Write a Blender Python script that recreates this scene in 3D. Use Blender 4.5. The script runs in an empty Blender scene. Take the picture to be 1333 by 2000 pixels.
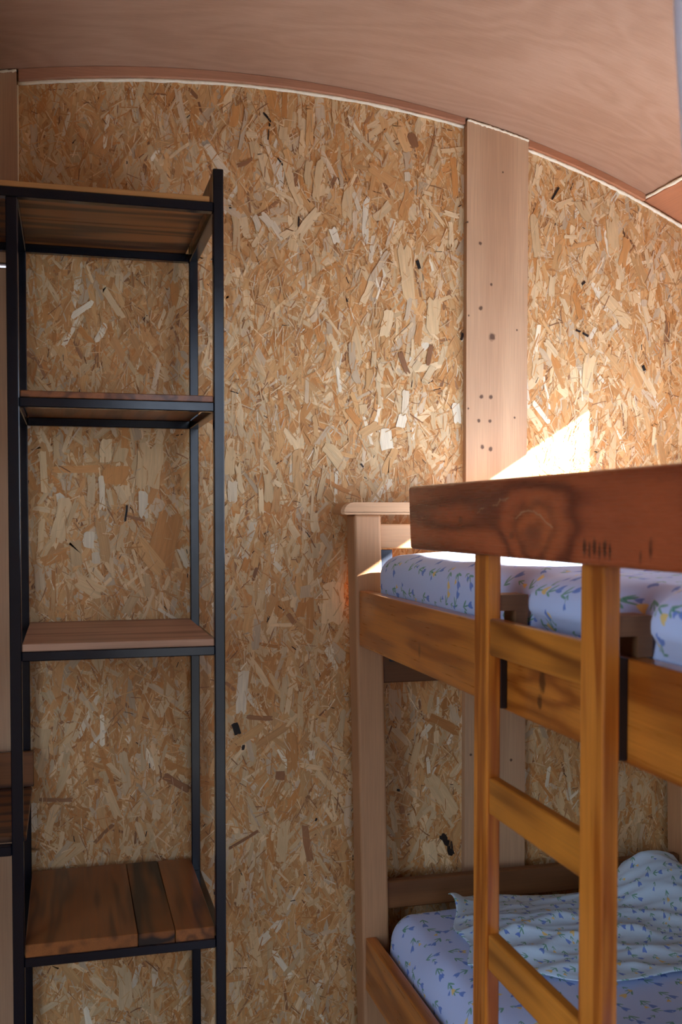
import bpy, bmesh, math, random
import numpy as np
from mathutils import Vector, Matrix, Euler

# ------------------------------------------------------------------ camera, light, exposure
H = 1.35                                  # eye height; geometry below is written with z = 0 at the eye
SC = bpy.context.scene
COL = SC.collection
cam_d = bpy.data.cameras.new('camera')
cam = bpy.data.objects.new('camera', cam_d); COL.objects.link(cam)
cam_d.sensor_fit = 'VERTICAL'; cam_d.sensor_height = 36.0; cam_d.sensor_width = 24.0
cam_d.lens = 36.0 * 2014.6 / 2000.0
cam_d.shift_y = 0.0363
cam.matrix_world = (Matrix.Translation((0, 0, H)) @ Matrix.Rotation(-0.2597, 4, 'Z')
                    @ Matrix.Rotation(math.pi / 2 - 0.0314, 4, 'X'))
cam_d.dof.use_dof = True; cam_d.dof.focus_distance = 2.45; cam_d.dof.aperture_fstop = 6.0
cam_d.clip_start = 0.02
SC.camera = cam

SUN_DIR = Vector((-1.0, 0.75, -0.643)).normalized()     # way the sunlight travels
world = bpy.data.worlds.new('sky'); SC.world = world; world.use_nodes = True
wn = world.node_tree; wn.nodes.clear()
w_out = wn.nodes.new('ShaderNodeOutputWorld'); w_bg = wn.nodes.new('ShaderNodeBackground')
w_tc = wn.nodes.new('ShaderNodeTexCoord'); w_sep = wn.nodes.new('ShaderNodeSeparateXYZ')
w_rmp = wn.nodes.new('ShaderNodeValToRGB')                # clear daytime sky: pale horizon, blue zenith
w_rmp.color_ramp.elements[0].position = 0.0; w_rmp.color_ramp.elements[0].color = (0.72, 0.83, 1.0, 1)
w_rmp.color_ramp.elements[1].position = 0.8; w_rmp.color_ramp.elements[1].color = (0.34, 0.55, 1.0, 1)
wn.links.new(w_tc.outputs['Generated'], w_sep.inputs[0]); wn.links.new(w_sep.outputs['Z'], w_rmp.inputs[0])
w_bg.inputs['Strength'].default_value = 2.7
wn.links.new(w_rmp.outputs[0], w_bg.inputs[0]); wn.links.new(w_bg.outputs[0], w_out.inputs[0])
sun_d = bpy.data.lights.new('sun', 'SUN'); sun_d.energy = 36.0; sun_d.angle = math.radians(0.6)
sun_d.color = (1.0, 0.97, 0.94)
sun = bpy.data.objects.new('sun', sun_d); COL.objects.link(sun)
sun.rotation_euler = SUN_DIR.to_track_quat('-Z', 'Y').to_euler(); sun.location = (4, -2, 5)

SC.view_settings.view_transform = 'Standard'; SC.view_settings.look = 'None'
SC.view_settings.exposure = 0.7; SC.view_settings.gamma = 1.0; SC.view_settings.use_curve_mapping = False
SC.cycles.use_denoising = True; SC.cycles.adaptive_threshold = 0.02
SC.cycles.max_bounces = 7; SC.cycles.diffuse_bounces = 5; SC.cycles.glossy_bounces = 3
SC.cycles.sample_clamp_indirect = 6.0
SC.cycles.caustics_reflective = False; SC.cycles.caustics_refractive = False

# ------------------------------------------------------------------ helpers
rnd = random.Random(7)
def lin(r, g, b):
    f = lambda c: (c / 255 / 12.92) if c <= 10 else ((c / 255 + 0.055) / 1.055) ** 2.4
    return (f(r), f(g), f(b), 1.0)

def ceil_z(x):
    d = x - 0.4226
    return 1.034 - 0.162 * d * d - 0.017 * d ** 4

def box(bm, x0, x1, y0, y1, z0, z1, bev=0.0, seg=1, dx=0.0):
    """box in eye coordinates; dx shifts the top sideways"""
    b = bmesh.new()
    vs = [b.verts.new((x + (dx if z == z1 else 0), y, z)) for z in (z0, z1) for y in (y0, y1) for x in (x0, x1)]
    for f in ((0, 2, 3, 1), (4, 5, 7, 6), (0, 1, 5, 4), (2, 6, 7, 3), (0, 4, 6, 2), (1, 3, 7, 5)):
        b.faces.new([vs[i] for i in f])
    if bev:
        bmesh.ops.bevel(b, geom=list(b.edges), offset=bev, segments=seg, profile=0.5, affect='EDGES')
    m = bpy.data.meshes.new('tmp'); b.to_mesh(m); b.free(); bm.from_mesh(m); bpy.data.meshes.remove(m)
    return bm

def bx(*a, **k):
    return box(bmesh.new(), *a, **k)

def tube(bm, pts, r, n=10, cap=True):
    pts = [Vector(p) for p in pts]; rings = []
    for i, p in enumerate(pts):
        t = (pts[min(i + 1, len(pts) - 1)] - pts[max(i - 1, 0)]).normalized()
        a = t.orthogonal().normalized() if not rings else (rings[-1][1] - rings[-1][1].dot(t) * t).normalized()
        c = t.cross(a)
        rr = r[i] if isinstance(r, (list, tuple)) else r
        rings.append(([bm.verts.new(p + rr * (math.cos(2 * math.pi * k / n) * a + math.sin(2 * math.pi * k / n) * c)) for k in range(n)], a))
    for (A, _), (B, _) in zip(rings, rings[1:]):
        for k in range(n):
            bm.faces.new((A[k], A[(k + 1) % n], B[(k + 1) % n], B[k])).smooth = True
    if cap:
        bm.faces.new(rings[0][0][::-1]); bm.faces.new(rings[-1][0])
    return bm

def extrude_profile(bm, prof, axis_pts):
    """closed 2D profile list of Vector placed at several stations (list of callables)"""
    rings = [[bm.verts.new(st(p)) for p in prof] for st in axis_pts]
    n = len(prof)
    for A, B in zip(rings, rings[1:]):
        for k in range(n):
            bm.faces.new((A[k], A[(k + 1) % n], B[(k + 1) % n], B[k]))
    bm.faces.new(rings[0][::-1]); bm.faces.new(rings[-1])
    bmesh.ops.recalc_face_normals(bm, faces=bm.faces)
    return bm

def root_of(o):
    while o.parent: o = o.parent
    return o

def obj(name, bm, mat, parent=None, base=None, smooth=False):
    """ONE mesh object. eye coordinates in, world out"""
    if isinstance(bm, bpy.types.Mesh):
        me = bm
    else:
        me = bpy.data.meshes.new(name); bm.to_mesh(me); bm.free()
    org = root_of(parent).location.copy() if parent else Vector(base or (0, 0, -H)) + Vector((0, 0, H))
    me.transform(Matrix.Translation(Vector((0, 0, H)) - org))
    if mat: me.materials.clear(); me.materials.append(mat)
    if smooth:
        for p in me.polygons: p.use_smooth = True
    o = bpy.data.objects.new(name, me); COL.objects.link(o)
    if parent: o.parent = parent
    else: o.location = org
    return o

def thing(name, label, cat, base, group=None):
    o = bpy.data.objects.new(name, None); COL.objects.link(o)
    o.location = Vector(base) + Vector((0, 0, H)); o.empty_display_size = 0.1
    tag(o, label, cat, group); return o

def tag(o, label, cat=None, group=None, kind=None):
    o['label'] = label
    if cat: o['category'] = cat
    if group: o['group'] = group
    if kind: o['kind'] = kind
    return o

def structure(name, bm, mat, label=None, base=None):
    o = obj(name, bm, mat, base=base); o['kind'] = 'structure'
    if label: o['label'] = label
    return o

# ------------------------------------------------------------------ node helpers
class N:
    def __init__(s, name):
        s.m = bpy.data.materials.new(name); s.m.use_nodes = True; s.t = s.m.node_tree; s.t.nodes.clear()
        s.out = s.new('ShaderNodeOutputMaterial'); s.b = s.new('ShaderNodeBsdfPrincipled')
        s.t.links.new(s.b.outputs[0], s.out.inputs[0])
    def new(s, k, **kw):
        n = s.t.nodes.new(k)
        for a, v in kw.items(): setattr(n, a, v)
        return n
    def put(s, sock, v):
        if isinstance(v, bpy.types.NodeSocket): s.t.links.new(v, sock)
        else: sock.default_value = v
    def math(s, op, a, b=0.0, c=None, clamp=False):
        n = s.new('ShaderNodeMath', operation=op, use_clamp=clamp)
        s.put(n.inputs[0], a); s.put(n.inputs[1], b)
        if c is not None: s.put(n.inputs[2], c)
        return n.outputs[0]
    def vmath(s, op, a, b=(0, 0, 0)):
        n = s.new('ShaderNodeVectorMath', operation=op); s.put(n.inputs[0], a); s.put(n.inputs[1], b)
        return n.outputs['Value'] if op in ('LENGTH', 'DISTANCE', 'DOT_PRODUCT') else n.outputs[0]
    def noise(s, v, scale, detail=3.0, rough=0.55, dist=0.0):
        n = s.new('ShaderNodeTexNoise'); s.put(n.inputs['Vector'], v); n.inputs['Scale'].default_value = scale
        n.inputs['Detail'].default_value = detail; n.inputs['Roughness'].default_value = rough
        n.inputs['Distortion'].default_value = dist
        return n.outputs[0]
    def noise_c(s, v, scale):
        n = s.new('ShaderNodeTexNoise'); s.put(n.inputs['Vector'], v); n.inputs['Scale'].default_value = scale
        return n.outputs[1]
    def mix(s, f, a, b, mode='MIX'):
        n = s.new('ShaderNodeMix', data_type='RGBA', blend_type=mode); s.put(n.inputs[0], f)
        s.put(n.inputs[6], a); s.put(n.inputs[7], b); return n.outputs[2]
    def ramp(s, f, stops):
        n = s.new('ShaderNodeValToRGB'); s.put(n.inputs[0], f); e = n.color_ramp.elements
        while len(e) > 1: e.remove(e[0])
        e[0].position = stops[0][0]; e[0].color = stops[0][1]
        for p, c in stops[1:]:
            k = e.new(p); k.color = c
        return n.outputs[0]
    def mapr(s, v, a, b, c, d):
        n = s.new('ShaderNodeMapRange', interpolation_type='SMOOTHSTEP'); s.put(n.inputs[0], v)
        for i, q in enumerate((a, b, c, d)): n.inputs[i + 1].default_value = q
        return n.outputs[0]
    def bump(s, h, strength=0.2, dist=0.001):
        n = s.new('ShaderNodeBump'); s.put(n.inputs['Height'], h); n.inputs['Strength'].default_value = strength
        n.inputs['Distance'].default_value = dist; s.t.links.new(n.outputs[0], s.b.inputs['Normal'])
    def done(s, color, rough=0.5, spec=0.4, coat=0.0, coat_r=0.15, metal=0.0):
        s.put(s.b.inputs['Base Color'], color); s.put(s.b.inputs['Roughness'], rough)
        s.b.inputs['Specular IOR Level'].default_value = spec; s.b.inputs['Metallic'].default_value = metal
        s.b.inputs['Coat Weight'].default_value = coat; s.b.inputs['Coat Roughness'].default_value = coat_r
        return s.m

def wood(name, dark, light, axis='z', rings=26.0, rough=0.5, coat=0.0, knots=(), base=(0, 0, -H), knot_col=None,
         contrast=1.0, bumps=(), blotch=0.25, fibre=0.22, spec=0.35, gs=5.5):
    """sawn timber: grain along an axis; knots = (x,y,z,rx,ry,rz) dark spots, bumps = same: grain swirls round them"""
    n = N(name)
    tc = n.new('ShaderNodeTexCoord'); P = tc.outputs['Object']
    oi = n.new('ShaderNodeObjectInfo')
    off = n.vmath('MULTIPLY', n.new('ShaderNodeCombineXYZ').outputs[0], (0, 0, 0))
    cx = n.new('ShaderNodeCombineXYZ')
    for i, k in enumerate((7.3, 11.1, 5.7)): n.put(cx.inputs[i], n.math('MULTIPLY', oi.outputs['Random'], k))
    Q = n.vmath('ADD', P, cx.outputs[0]) if not (knots or bumps) else P
    st = {'x': (0.09, 1, 1), 'y': (1, 0.09, 1), 'z': (1, 1, 0.09)}[axis]
    st2 = {'x': (0.025, 1, 1), 'y': (1, 0.025, 1), 'z': (1, 1, 0.025)}[axis]
    S = n.vmath('MULTIPLY', Q, st); S2 = n.vmath('MULTIPLY', Q, st2)
    phi = n.math('MULTIPLY', n.noise(S, gs, 2.0, 0.5), rings)
    b3 = Vector(base)
    WP = n.vmath('ADD', P, n.vmath('MULTIPLY', n.vmath('SUBTRACT', n.noise_c(P, 16.0), (.5, .5, .5)), (.05, .05, .035))) if bumps else P
    def ell(k, P=P):
        c = Vector(k[:3]) - b3
        d = n.vmath('DIVIDE', n.vmath('SUBTRACT', P, tuple(c)), tuple(k[3:6]))
        return n.vmath('LENGTH', d)
    for k in bumps:
        d = ell(k, WP)
        phi = n.math('ADD', phi, n.math('MULTIPLY', n.math('POWER', 2.718, n.math('MULTIPLY', n.math('MULTIPLY', d, d), -1.0)), k[6] if len(k) > 6 else 6.0))
    band = n.math('MULTIPLY_ADD', n.math('SINE', phi), 0.5, 0.5)
    band = n.math('POWER', band, 1.6)
    bl = n.noise(S, 9.0, 3.0)
    fib = n.noise(S2, 330.0, 2.0, 0.6)
    f = n.math('ADD', n.math('MULTIPLY', band, 0.55 * contrast), n.math('MULTIPLY', bl, 0.5))
    col = n.mix(n.math('MULTIPLY', f, 1.0, clamp=True), light, dark)
    v = n.math('ADD', n.math('MULTIPLY_ADD', fib, fibre * 2, 1.0 - fibre), n.math('MULTIPLY_ADD', n.noise(Q, 6.0, 2.0), blotch * 2, -blotch))
    cc = n.new('ShaderNodeCombineXYZ')
    for i in range(3): n.put(cc.inputs[i], v)
    col = n.mix(1.0, col, cc.outputs[0], 'MULTIPLY')
    kc = knot_col or tuple(c * 0.25 for c in dark[:3]) + (1.0,)
    for k in knots:
        w = n.math('ADD', ell(k), n.math('MULTIPLY_ADD', n.noise(P, 160.0, 2.0), 0.7, -0.35))
        col = n.mix(n.mapr(w, 0.45, 1.15, k[6] if len(k) > 6 else 0.85, 0.0), col, k[7] if len(k) > 7 else kc)
    n.bump(n.math('ADD', fib, n.math('MULTIPLY', band, 0.4)), 0.16, 0.0006)
    return n.done(col, n.math('MULTIPLY_ADD', fib, 0.14, rough - 0.07), spec, coat, 0.12)

# ------------------------------------------------------------------ materials
def steel_mat():
    n = N('black_gloss_paint'); tc = n.new('ShaderNodeTexCoord')
    v = n.noise(tc.outputs['Object'], 220.0, 3.0)
    n.bump(v, 0.03, 0.0003)
    return n.done(lin(5, 11, 22), n.math('MULTIPLY_ADD', n.noise(tc.outputs['Object'], 30.0), 0.12, 0.13), 0.5)

def plain(name, c, rough=0.6, spec=0.3, scale=60.0, var=0.12, bmp=0.15, metal=0.0):
    n = N(name); tc = n.new('ShaderNodeTexCoord'); v = n.noise(tc.outputs['Object'], scale, 4.0)
    col = n.mix(v, tuple(x * (1 - var) for x in c[:3]) + (1,), tuple(min(1, x * (1 + var)) for x in c[:3]) + (1,))
    n.bump(v, bmp, 0.001); return n.done(col, rough, spec, metal=metal)

def strand_mat():
    n = N('pressed_wood_strand')
    a = n.new('ShaderNodeVertexColor', layer_name='Col'); uv = n.new('ShaderNodeUVMap')
    g = n.noise(n.vmath('MULTIPLY', uv.outputs[0], (14.0, 420.0, 1.0)), 1.0, 4.0, 0.65, 0.3)
    g2 = n.noise(n.vmath('MULTIPLY', uv.outputs[0], (16.0, 130.0, 1.0)), 1.0, 3.0, 0.6)
    v = n.math('ADD', n.math('MULTIPLY_ADD', g, 0.44, 0.56), n.math('MULTIPLY', g2, 0.46))
    cc = n.new('ShaderNodeCombineXYZ')
    for i in range(3): n.put(cc.inputs[i], v)
    col = n.mix(1.0, a.outputs[0], cc.outputs[0], 'MULTIPLY')
    n.bump(g, 0.35, 0.0006)
    return n.done(col, 0.52, 0.32)

def osb_core_mat():
    n = N('strand_board_core'); tc = n.new('ShaderNodeTexCoord')
    P = n.vmath('MULTIPLY', tc.outputs['Object'], (1, 1, 0.35))
    v = n.noise(P, 190.0, 4.0, 0.7, 1.0)
    col = n.ramp(v, [(0.25, lin(105, 70, 40)), (0.5, lin(180, 128, 76)), (0.75, lin(214, 172, 120))])
    n.bump(v, 0.3, 0.001); return n.done(col, 0.6, 0.25)

def ply_mat():
    n = N('plywood_ceiling'); tc = n.new('ShaderNodeTexCoord'); P = tc.outputs['Object']
    W = n.vmath('ADD', P, n.vmath('MULTIPLY', n.new('ShaderNodeTexNoise').outputs[1], (0, 0, 0)))
    S = n.vmath('MULTIPLY', P, (0.55, 1.3, 1.0))
    b = n.noise(S, 1.6, 3.0, 0.5, 0.6)
    fl = n.math('MULTIPLY_ADD', n.math('SINE', n.math('MULTIPLY', b, 120.0)), 0.5, 0.5)
    f2 = n.noise(n.vmath('MULTIPLY', P, (6.0, 60.0, 6.0)), 4.0, 3.0, 0.6)
    f = n.math('ADD', n.math('MULTIPLY', fl, 0.12), n.math('ADD', n.math('MULTIPLY', f2, 0.35), n.math('MULTIPLY', n.noise(P, 2.2, 2.0), 0.45)))
    col = n.ramp(f, [(0.2, lin(184, 146, 116)), (0.5, lin(168, 128, 98)), (0.9, lin(142, 102, 76))])
    n.bump(f2, 0.06, 0.0005); return n.done(col, 0.55, 0.3)

def floral_mat(name, ground, cell=0.050):
    """printed cotton: scattered tulips (blue, some yellow) with green stems"""
    n = N(name); uv = n.new('ShaderNodeUVMap').outputs[0]
    col = ground
    def layer(col, cell, ofs, yel_p, size):
        p = n.vmath('ADD', n.vmath('MULTIPLY', uv, (1 / cell, 1 / cell, 0)), ofs)
        v = n.new('ShaderNodeTexVoronoi', voronoi_dimensions='2D', feature='F1'); n.put(v.inputs['Vector'], p)
        v.inputs['Scale'].default_value = 1.0; v.inputs['Randomness'].default_value = 0.55
        sp = n.new('ShaderNodeSeparateColor'); n.put(sp.inputs[0], v.outputs['Color'])
        loc = n.vmath('SUBTRACT', p, v.outputs['Position'])
        r = n.new('ShaderNodeVectorRotate', rotation_type='Z_AXIS'); n.put(r.inputs['Vector'], loc)
        n.put(r.inputs['Angle'], n.math('MULTIPLY_ADD', sp.outputs[0], 2.6, -1.3))
        q = n.new('ShaderNodeSeparateXYZ'); n.put(q.inputs[0], n.vmath('MULTIPLY', r.outputs[0], (1 / size,) * 3))
        x, y = q.outputs[0], q.outputs[1]
        def el(cx, cy, rx, ry, sh=0.0):
            xx = n.math('DIVIDE', n.math('SUBTRACT', n.math('SUBTRACT', x, cx), n.math('MULTIPLY', n.math('SUBTRACT', y, cy), sh)), rx)
            yy = n.math('DIVIDE', n.math('SUBTRACT', y, cy), ry)
            d = n.math('ADD', n.math('MULTIPLY', xx, xx), n.math('MULTIPLY', yy, yy))
            return n.mapr(d, 0.7, 1.15, 1.0, 0.0)
        stem = el(0.012, -0.12, 0.022, 0.22)
        leaf = n.math('MAXIMUM', el(0.085, -0.17, 0.042, 0.14, 0.6), el(-0.06, -0.20, 0.034, 0.10, -0.6))
        green = n.math('MAXIMUM', stem, leaf)
        head = n.math('MAXIMUM', el(0.0, 0.16, 0.07, 0.13), n.math('MAXIMUM', el(0.05, 0.19, 0.045, 0.13, 0.25), el(-0.05, 0.19, 0.045, 0.13, -0.25)))
        yellow = n.math('GREATER_THAN', sp.outputs[1], 1.0 - yel_p)
        on = n.math('GREATER_THAN', sp.outputs[2], 0.10)
        fc = n.mix(yellow, n.mix(n.math('MULTIPLY', n.noise(p, 9.0, 1.0), 1.0), lin(72, 112, 200), lin(126, 160, 226)), lin(234, 204, 116))
        col = n.mix(n.math('MULTIPLY', n.math('MULTIPLY', green, on), 0.8), col, lin(78, 150, 112))
        return n.mix(n.math('MULTIPLY', n.math('MULTIPLY', head, on), 0.92), col, fc)
    col = layer(col, cell, (0.3, 0.7, 0), 0.2, 1.18)
    col = layer(col, cell * 1.15, (3.45, 5.2, 0), 0.45, 0.6)
    weave = n.noise(n.vmath('MULTIPLY', uv, (1, 1, 1)), 900.0, 2.0)
    n.bump(n.math('ADD', n.math('MULTIPLY', weave, 0.15), n.noise(uv, 22.0, 3.0)), 0.25, 0.004)
    n.b.inputs['Sheen Weight'].default_value = 0.1
    return n.done(col, 0.85, 0.15)

M = {}
M['steel'] = steel_mat()
M['rod'] = plain('chromed_rod', lin(190, 192, 198), 0.2, 0.5, metal=1.0, var=0.03, bmp=0.02)
M['strand'] = strand_mat(); M['core'] = osb_core_mat(); M['ply'] = ply_mat()
M['caulk'] = plain('cream_caulk', lin(240, 226, 192), 0.7, 0.2, 120.0, 0.15, 0.5)
M['floor'] = wood('floor_boards', lin(120, 78, 44), lin(168, 118, 72), 'y', rough=0.5)
M['wall'] = wood('side_wall_pine', lin(190, 152, 118), lin(214, 182, 150), 'y', rough=0.55)
M['shelf'] = wood('walnut_stained_shelf', lin(56, 30, 13), lin(140, 86, 40), 'x', 24.0, 0.42, 0.15, contrast=1.4, fibre=0.3, gs=14)
M['shelf_dark'] = wood('dark_streaked_plank', lin(34, 22, 14), lin(140, 82, 34), 'y', 16.0, 0.4, 0.15, contrast=1.4, blotch=0.6, gs=16)
M['shelf_deep'] = wood('red_brown_plank', lin(70, 38, 16), lin(156, 94, 44), 'y', 24.0, 0.36, 0.25, contrast=1.0, fibre=0.3, gs=18)
M['shelf_pale'] = wood('pale_brown_shelf', lin(122, 84, 60), lin(192, 150, 118), 'x', 20.0, 0.55, fibre=0.3, gs=14)
M['shelf_lit'] = wood('lit_shelf_edge', lin(156, 104, 54), lin(206, 156, 92), 'x', 18.0, 0.5)  # paler wood tint standing for light on the top shelf's front edge
M['amber'] = wood('amber_varnished_pine', lin(160, 82, 20), lin(224, 140, 50), 'z', 24.0, 0.30, 0.5, contrast=1.3, fibre=0.3, gs=20)
M['amber_y'] = wood('amber_varnished_rail', lin(144, 74, 20), lin(214, 132, 48), 'y', 26.0, 0.30, 0.45, contrast=1.2, fibre=0.3, gs=12,
                    knots=[(0.665, 1.365, -0.239, 0.03, 0.013, 0.020), (0.665, 1.373, -0.270, 0.03, 0.009, 0.013),
                           (0.665, 1.905, -0.262, 0.03, 0.008, 0.017, 0.55), (0.665, 0.85, -0.20, 0.03, 0.012, 0.018, 0.6)],
                    bumps=[(0.665, 1.365, -0.25, 0.1, 0.11, 0.035, 5.0), (0.665, 1.905, -0.262, 0.1, 0.10, 0.03, 1.5)],
                    base=(1.10, 1.40, -H))
M['amber_rung'] = wood('dark_streaked_rung', lin(124, 68, 18), lin(212, 134, 46), 'y', 26.0, 0.36, 0.3, contrast=1.3, blotch=0.42, gs=12)
M['bedpost'] = wood('pale_sanded_wood', lin(168, 118, 78), lin(202, 156, 112), 'z', 12.0, 0.55, contrast=0.6, blotch=0.12)
M['bedpost_x'] = wood('pale_sanded_crossrail', lin(168, 118, 78), lin(202, 156, 112), 'x', 12.0, 0.55, contrast=0.6, blotch=0.12)
M['brownrail'] = wood('brown_crossrail', lin(96, 60, 34), lin(146, 98, 58), 'x', 16.0, 0.5)
M['block'] = wood('dull_brown_block', lin(104, 70, 44), lin(150, 108, 72), 'x', 16.0, 0.55)
M['spacer'] = plain('dark_brown_cleat', lin(38, 22, 14), 0.6, 0.3, 80)  # even dark brown, used on the ladder cleats
LB = (0.64, 1.31, -H)
M['beam'] = wood('red_brown_hardwood', lin(98, 36, 20), lin(184, 92, 50), 'y', 22.0, 0.28, 0.45, contrast=1.25, blotch=0.25, fibre=0.07, gs=8,
                 knots=[(0.60, 1.255, -0.012, 0.2, 0.088, 0.044, 0.40, lin(196, 104, 52)), (0.60, 1.268, -0.030, 0.2, 0.040, 0.022, 0.45, lin(92, 36, 22))] + [(0.60, 1.084 + i * 0.012, -0.040 + (i % 2) * 0.003, 0.02, 0.0035 + 0.002 * (i % 2), 0.013, 0.8) for i in range(-2, 4)]
                 + [(0.60, 0.975, -0.035, 0.02, 0.004, 0.014, 0.7), (0.60, 1.524, -0.005, 0.02, 0.010, 0.007, 0.5),
                    (0.60, 0.995, -0.044, 0.02, 0.003, 0.010, 0.6), (0.60, 1.33, -0.026, 0.02, 0.010, 0.006, 0.5)],
                 knot_col=lin(36, 20, 14), base=LB,
                 bumps=[(0.60, 1.258, -0.026, 0.2, 0.082, 0.050, 15.0), (0.60, 1.55, 0.0, 0.2, 0.12, 0.03, 2.0)])
M['resin'] = plain('pale_crack_filler', lin(196, 150, 108), 0.5, 0.3, 200, 0.2)
WB = (0.4, 2.435, -H)
M['board'] = wood('pale_pine_cover_board', lin(176, 134, 98), lin(206, 168, 128), 'z', 14.0, 0.55, contrast=0.75, blotch=0.10, fibre=0.2,
                  base=WB, knot_col=lin(66, 40, 28),
                  knots=[(x, 2.413, z, 0.03, 0.03, 0.006, 0.8) if r == 0 else (x, 2.413, z, r, 0.03, r * 1.1, 0.85) for x, z, r in
                         [(1.033, 0.45, .010), (1.005, 0.30, .006), (1.030, 0.30, .006), (0.998, 0.24, .005), (1.028, 0.24, .005), (1.008, .175, .006),
                          (1.030, .17, .006), (0.970, .27, .003), (1.095, .25, .003), (0.97, .50, .003), (1.10, .47, .003), (1.002, .52, .006), (1.03, .58, .004),
                          (1.000, .68, .005), (0.966, .73, .003), (1.02, .08, .008), (1.06, .86, .003), (0.98, -.6, .004), (1.09, -.62, .004)]])
M['mould'] = wood('pine_moulding', lin(158, 104, 74), lin(190, 138, 104), 'x', 14.0, 0.5, contrast=0.7)
M['mould_red'] = wood('orange_pine_moulding', lin(160, 100, 66), lin(194, 134, 94), 'x', 14.0, 0.5, contrast=0.8)
M['plank_red'] = wood('orange_ceiling_plank', lin(146, 86, 54), lin(190, 126, 86), 'y', 18.0, 0.5)
M['cotton'] = floral_mat('tulip_print_cotton', lin(194, 212, 246), 0.054)
M['cotton2'] = floral_mat('tulip_print_top_sheet', lin(200, 224, 238), 0.050)
def curtain_mat():
    n = N('white_voile'); tc = n.new('ShaderNodeTexCoord'); v = n.noise(tc.outputs['Object'], 700.0, 2.0)
    n.bump(v, 0.1, 0.0005); n.b.inputs['Transmission Weight'].default_value = 0.0
    return n.done(n.mix(v, lin(232, 234, 242), lin(244, 245, 250)), 0.9, 0.1)
M['curtain'] = curtain_mat()
M['iron'] = plain('dark_steel_bracket', lin(34, 42, 58), 0.45, 0.5, 150)
M['ground'] = plain('dark_gravel', lin(76, 74, 70), 0.9, 0.1, 8.0, 0.35)
M['white_paint'] = plain('white_paint', lin(225, 225, 222), 0.5, 0.3, 40, 0.04)

# ------------------------------------------------------------------ room shell
W = 2.435                                 # face of the strand board wall
XL, XR, YR, ZF = -0.80, 1.645, -0.35, -1.35
structure('floor', bx(XL - .06, XR + .06, YR - .06, W + .08, ZF - .05, ZF), M['floor'], base=(0.42, 0.3, -H))
structure('ground', bx(-40, 40, -40, 40, ZF - .62, ZF - .60), M['ground'], 'dark gravel around the cabin', base=(0, 0, -H - .6))

def vault(bm, x0, x1, y0, y1, lo, hi, steps=28):
    xs = [x0 + (x1 - x0) * i / steps for i in range(steps + 1)]
    prof = [Vector((x, ceil_z(x) + lo)) for x in xs] + [Vector((x, ceil_z(x) + hi)) for x in reversed(xs)]
    return extrude_profile(bm, prof, [lambda p, y=y: (p.x, y, p.y) for y in (y0, y1)])
structure('ceiling', vault(bmesh.new(), XL - .08, XR + .08, YR - .06, W + .08, 0.0, 0.05), M['ply'], 'curved plywood ceiling', base=(0.42, 0.3, -H))

def wall_with_hole(name, axis, pos, th, a0, a1, z0, ztop, hole, mat, base):
    """wall across axis at pos..pos+th, opening hole=(b0,b1,h0,h1)"""
    bm = bmesh.new(); b0, b1, h0, h1 = hole
    def piece(u0, u1, v0, v1):
        if u1 - u0 < 1e-4 or v1 - v0 < 1e-4: return
        if axis == 'x': box(bm, min(pos, pos + th), max(pos, pos + th), u0, u1, v0, v1)
        else: box(bm, u0, u1, min(pos, pos + th), max(pos, pos + th), v0, v1)
    piece(a0, b0, z0, ztop); piece(b1, a1, z0, ztop); piece(b0, b1, z0, h0); piece(b0, b1, h1, ztop)
    return structure(name, bm, mat, base=base)
# sunny window in the right wall above the top bunk; doorway in the left wall beside the camera; wide open doorway behind the camera
WIN = (0.95, 2.193, -0.02, 0.523)
DOOR = (0.15, 1.25, ZF, 0.60)
REAR = (0.25, 1.20, ZF, 0.84)
wall_with_hole('wall_right', 'x', XR, 0.055, YR, W + .05, ZF, ceil_z(XR) + .01, WIN, M['wall'], (XR, 0.3, -H))
wall_with_hole('wall_left', 'x', XL, -0.055, YR, W + .05, ZF, ceil_z(XL) + .01, DOOR, M['wall'], (XL, 0.3, -H))
bm = bmesh.new()
for x0, x1, z0 in ((XL, REAR[0], ZF), (REAR[0], REAR[1], REAR[3]), (REAR[1], XR, ZF)):
    xs = [x0 + (x1 - x0) * i / 8 for i in range(9)]
    pf = [Vector((x0, z0)), Vector((x1, z0))] + [Vector((x, ceil_z(x) + .01)) for x in reversed(xs)]
    extrude_profile(bm, pf, [lambda p, y=y: (p.x, y, p.y) for y in (YR - .055, YR)])
structure('wall_rear', bm, M['wall'], base=(0.42, YR, -H))
def frame(name, axis, pos, hole, w=0.05, t=0.012, bottom=True, inward=1):
    bm = bmesh.new(); b0, b1, h0, h1 = hole
    p0, p1 = sorted((pos, pos + inward * t))
    def piece(u0, u1, v0, v1):
        if axis == 'x': box(bm, p0, p1, u0, u1, v0, v1, 0.002)
        else: box(bm, u0, u1, p0, p1, v0, v1, 0.002)
    piece(b0 - w, b0, h0, h1); piece(b1, b1 + w, h0, h1); piece(b0 - w, b1 + w, h1, h1 + w)
    if bottom: piece(b0 - w, b1 + w, h0 - w, h0)
    return structure(name, bm, M['wall'])
structure('sun_blocker', bx(1.78, 2.60, -3.2, -.42, ZF - .60, 1.95), M['white_paint'], 'unseen white block added to keep sun out of the rear doorway', base=(2.2, -1.8, ZF - .6))  # added block out of view, stops the sun entering the rear doorway
frame('door_1', 'x', XL, DOOR, bottom=False, inward=1)
frame('window_1', 'x', XR, WIN, inward=-1)
frame('door_2', 'y', YR, REAR, bottom=False, inward=1)

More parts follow.
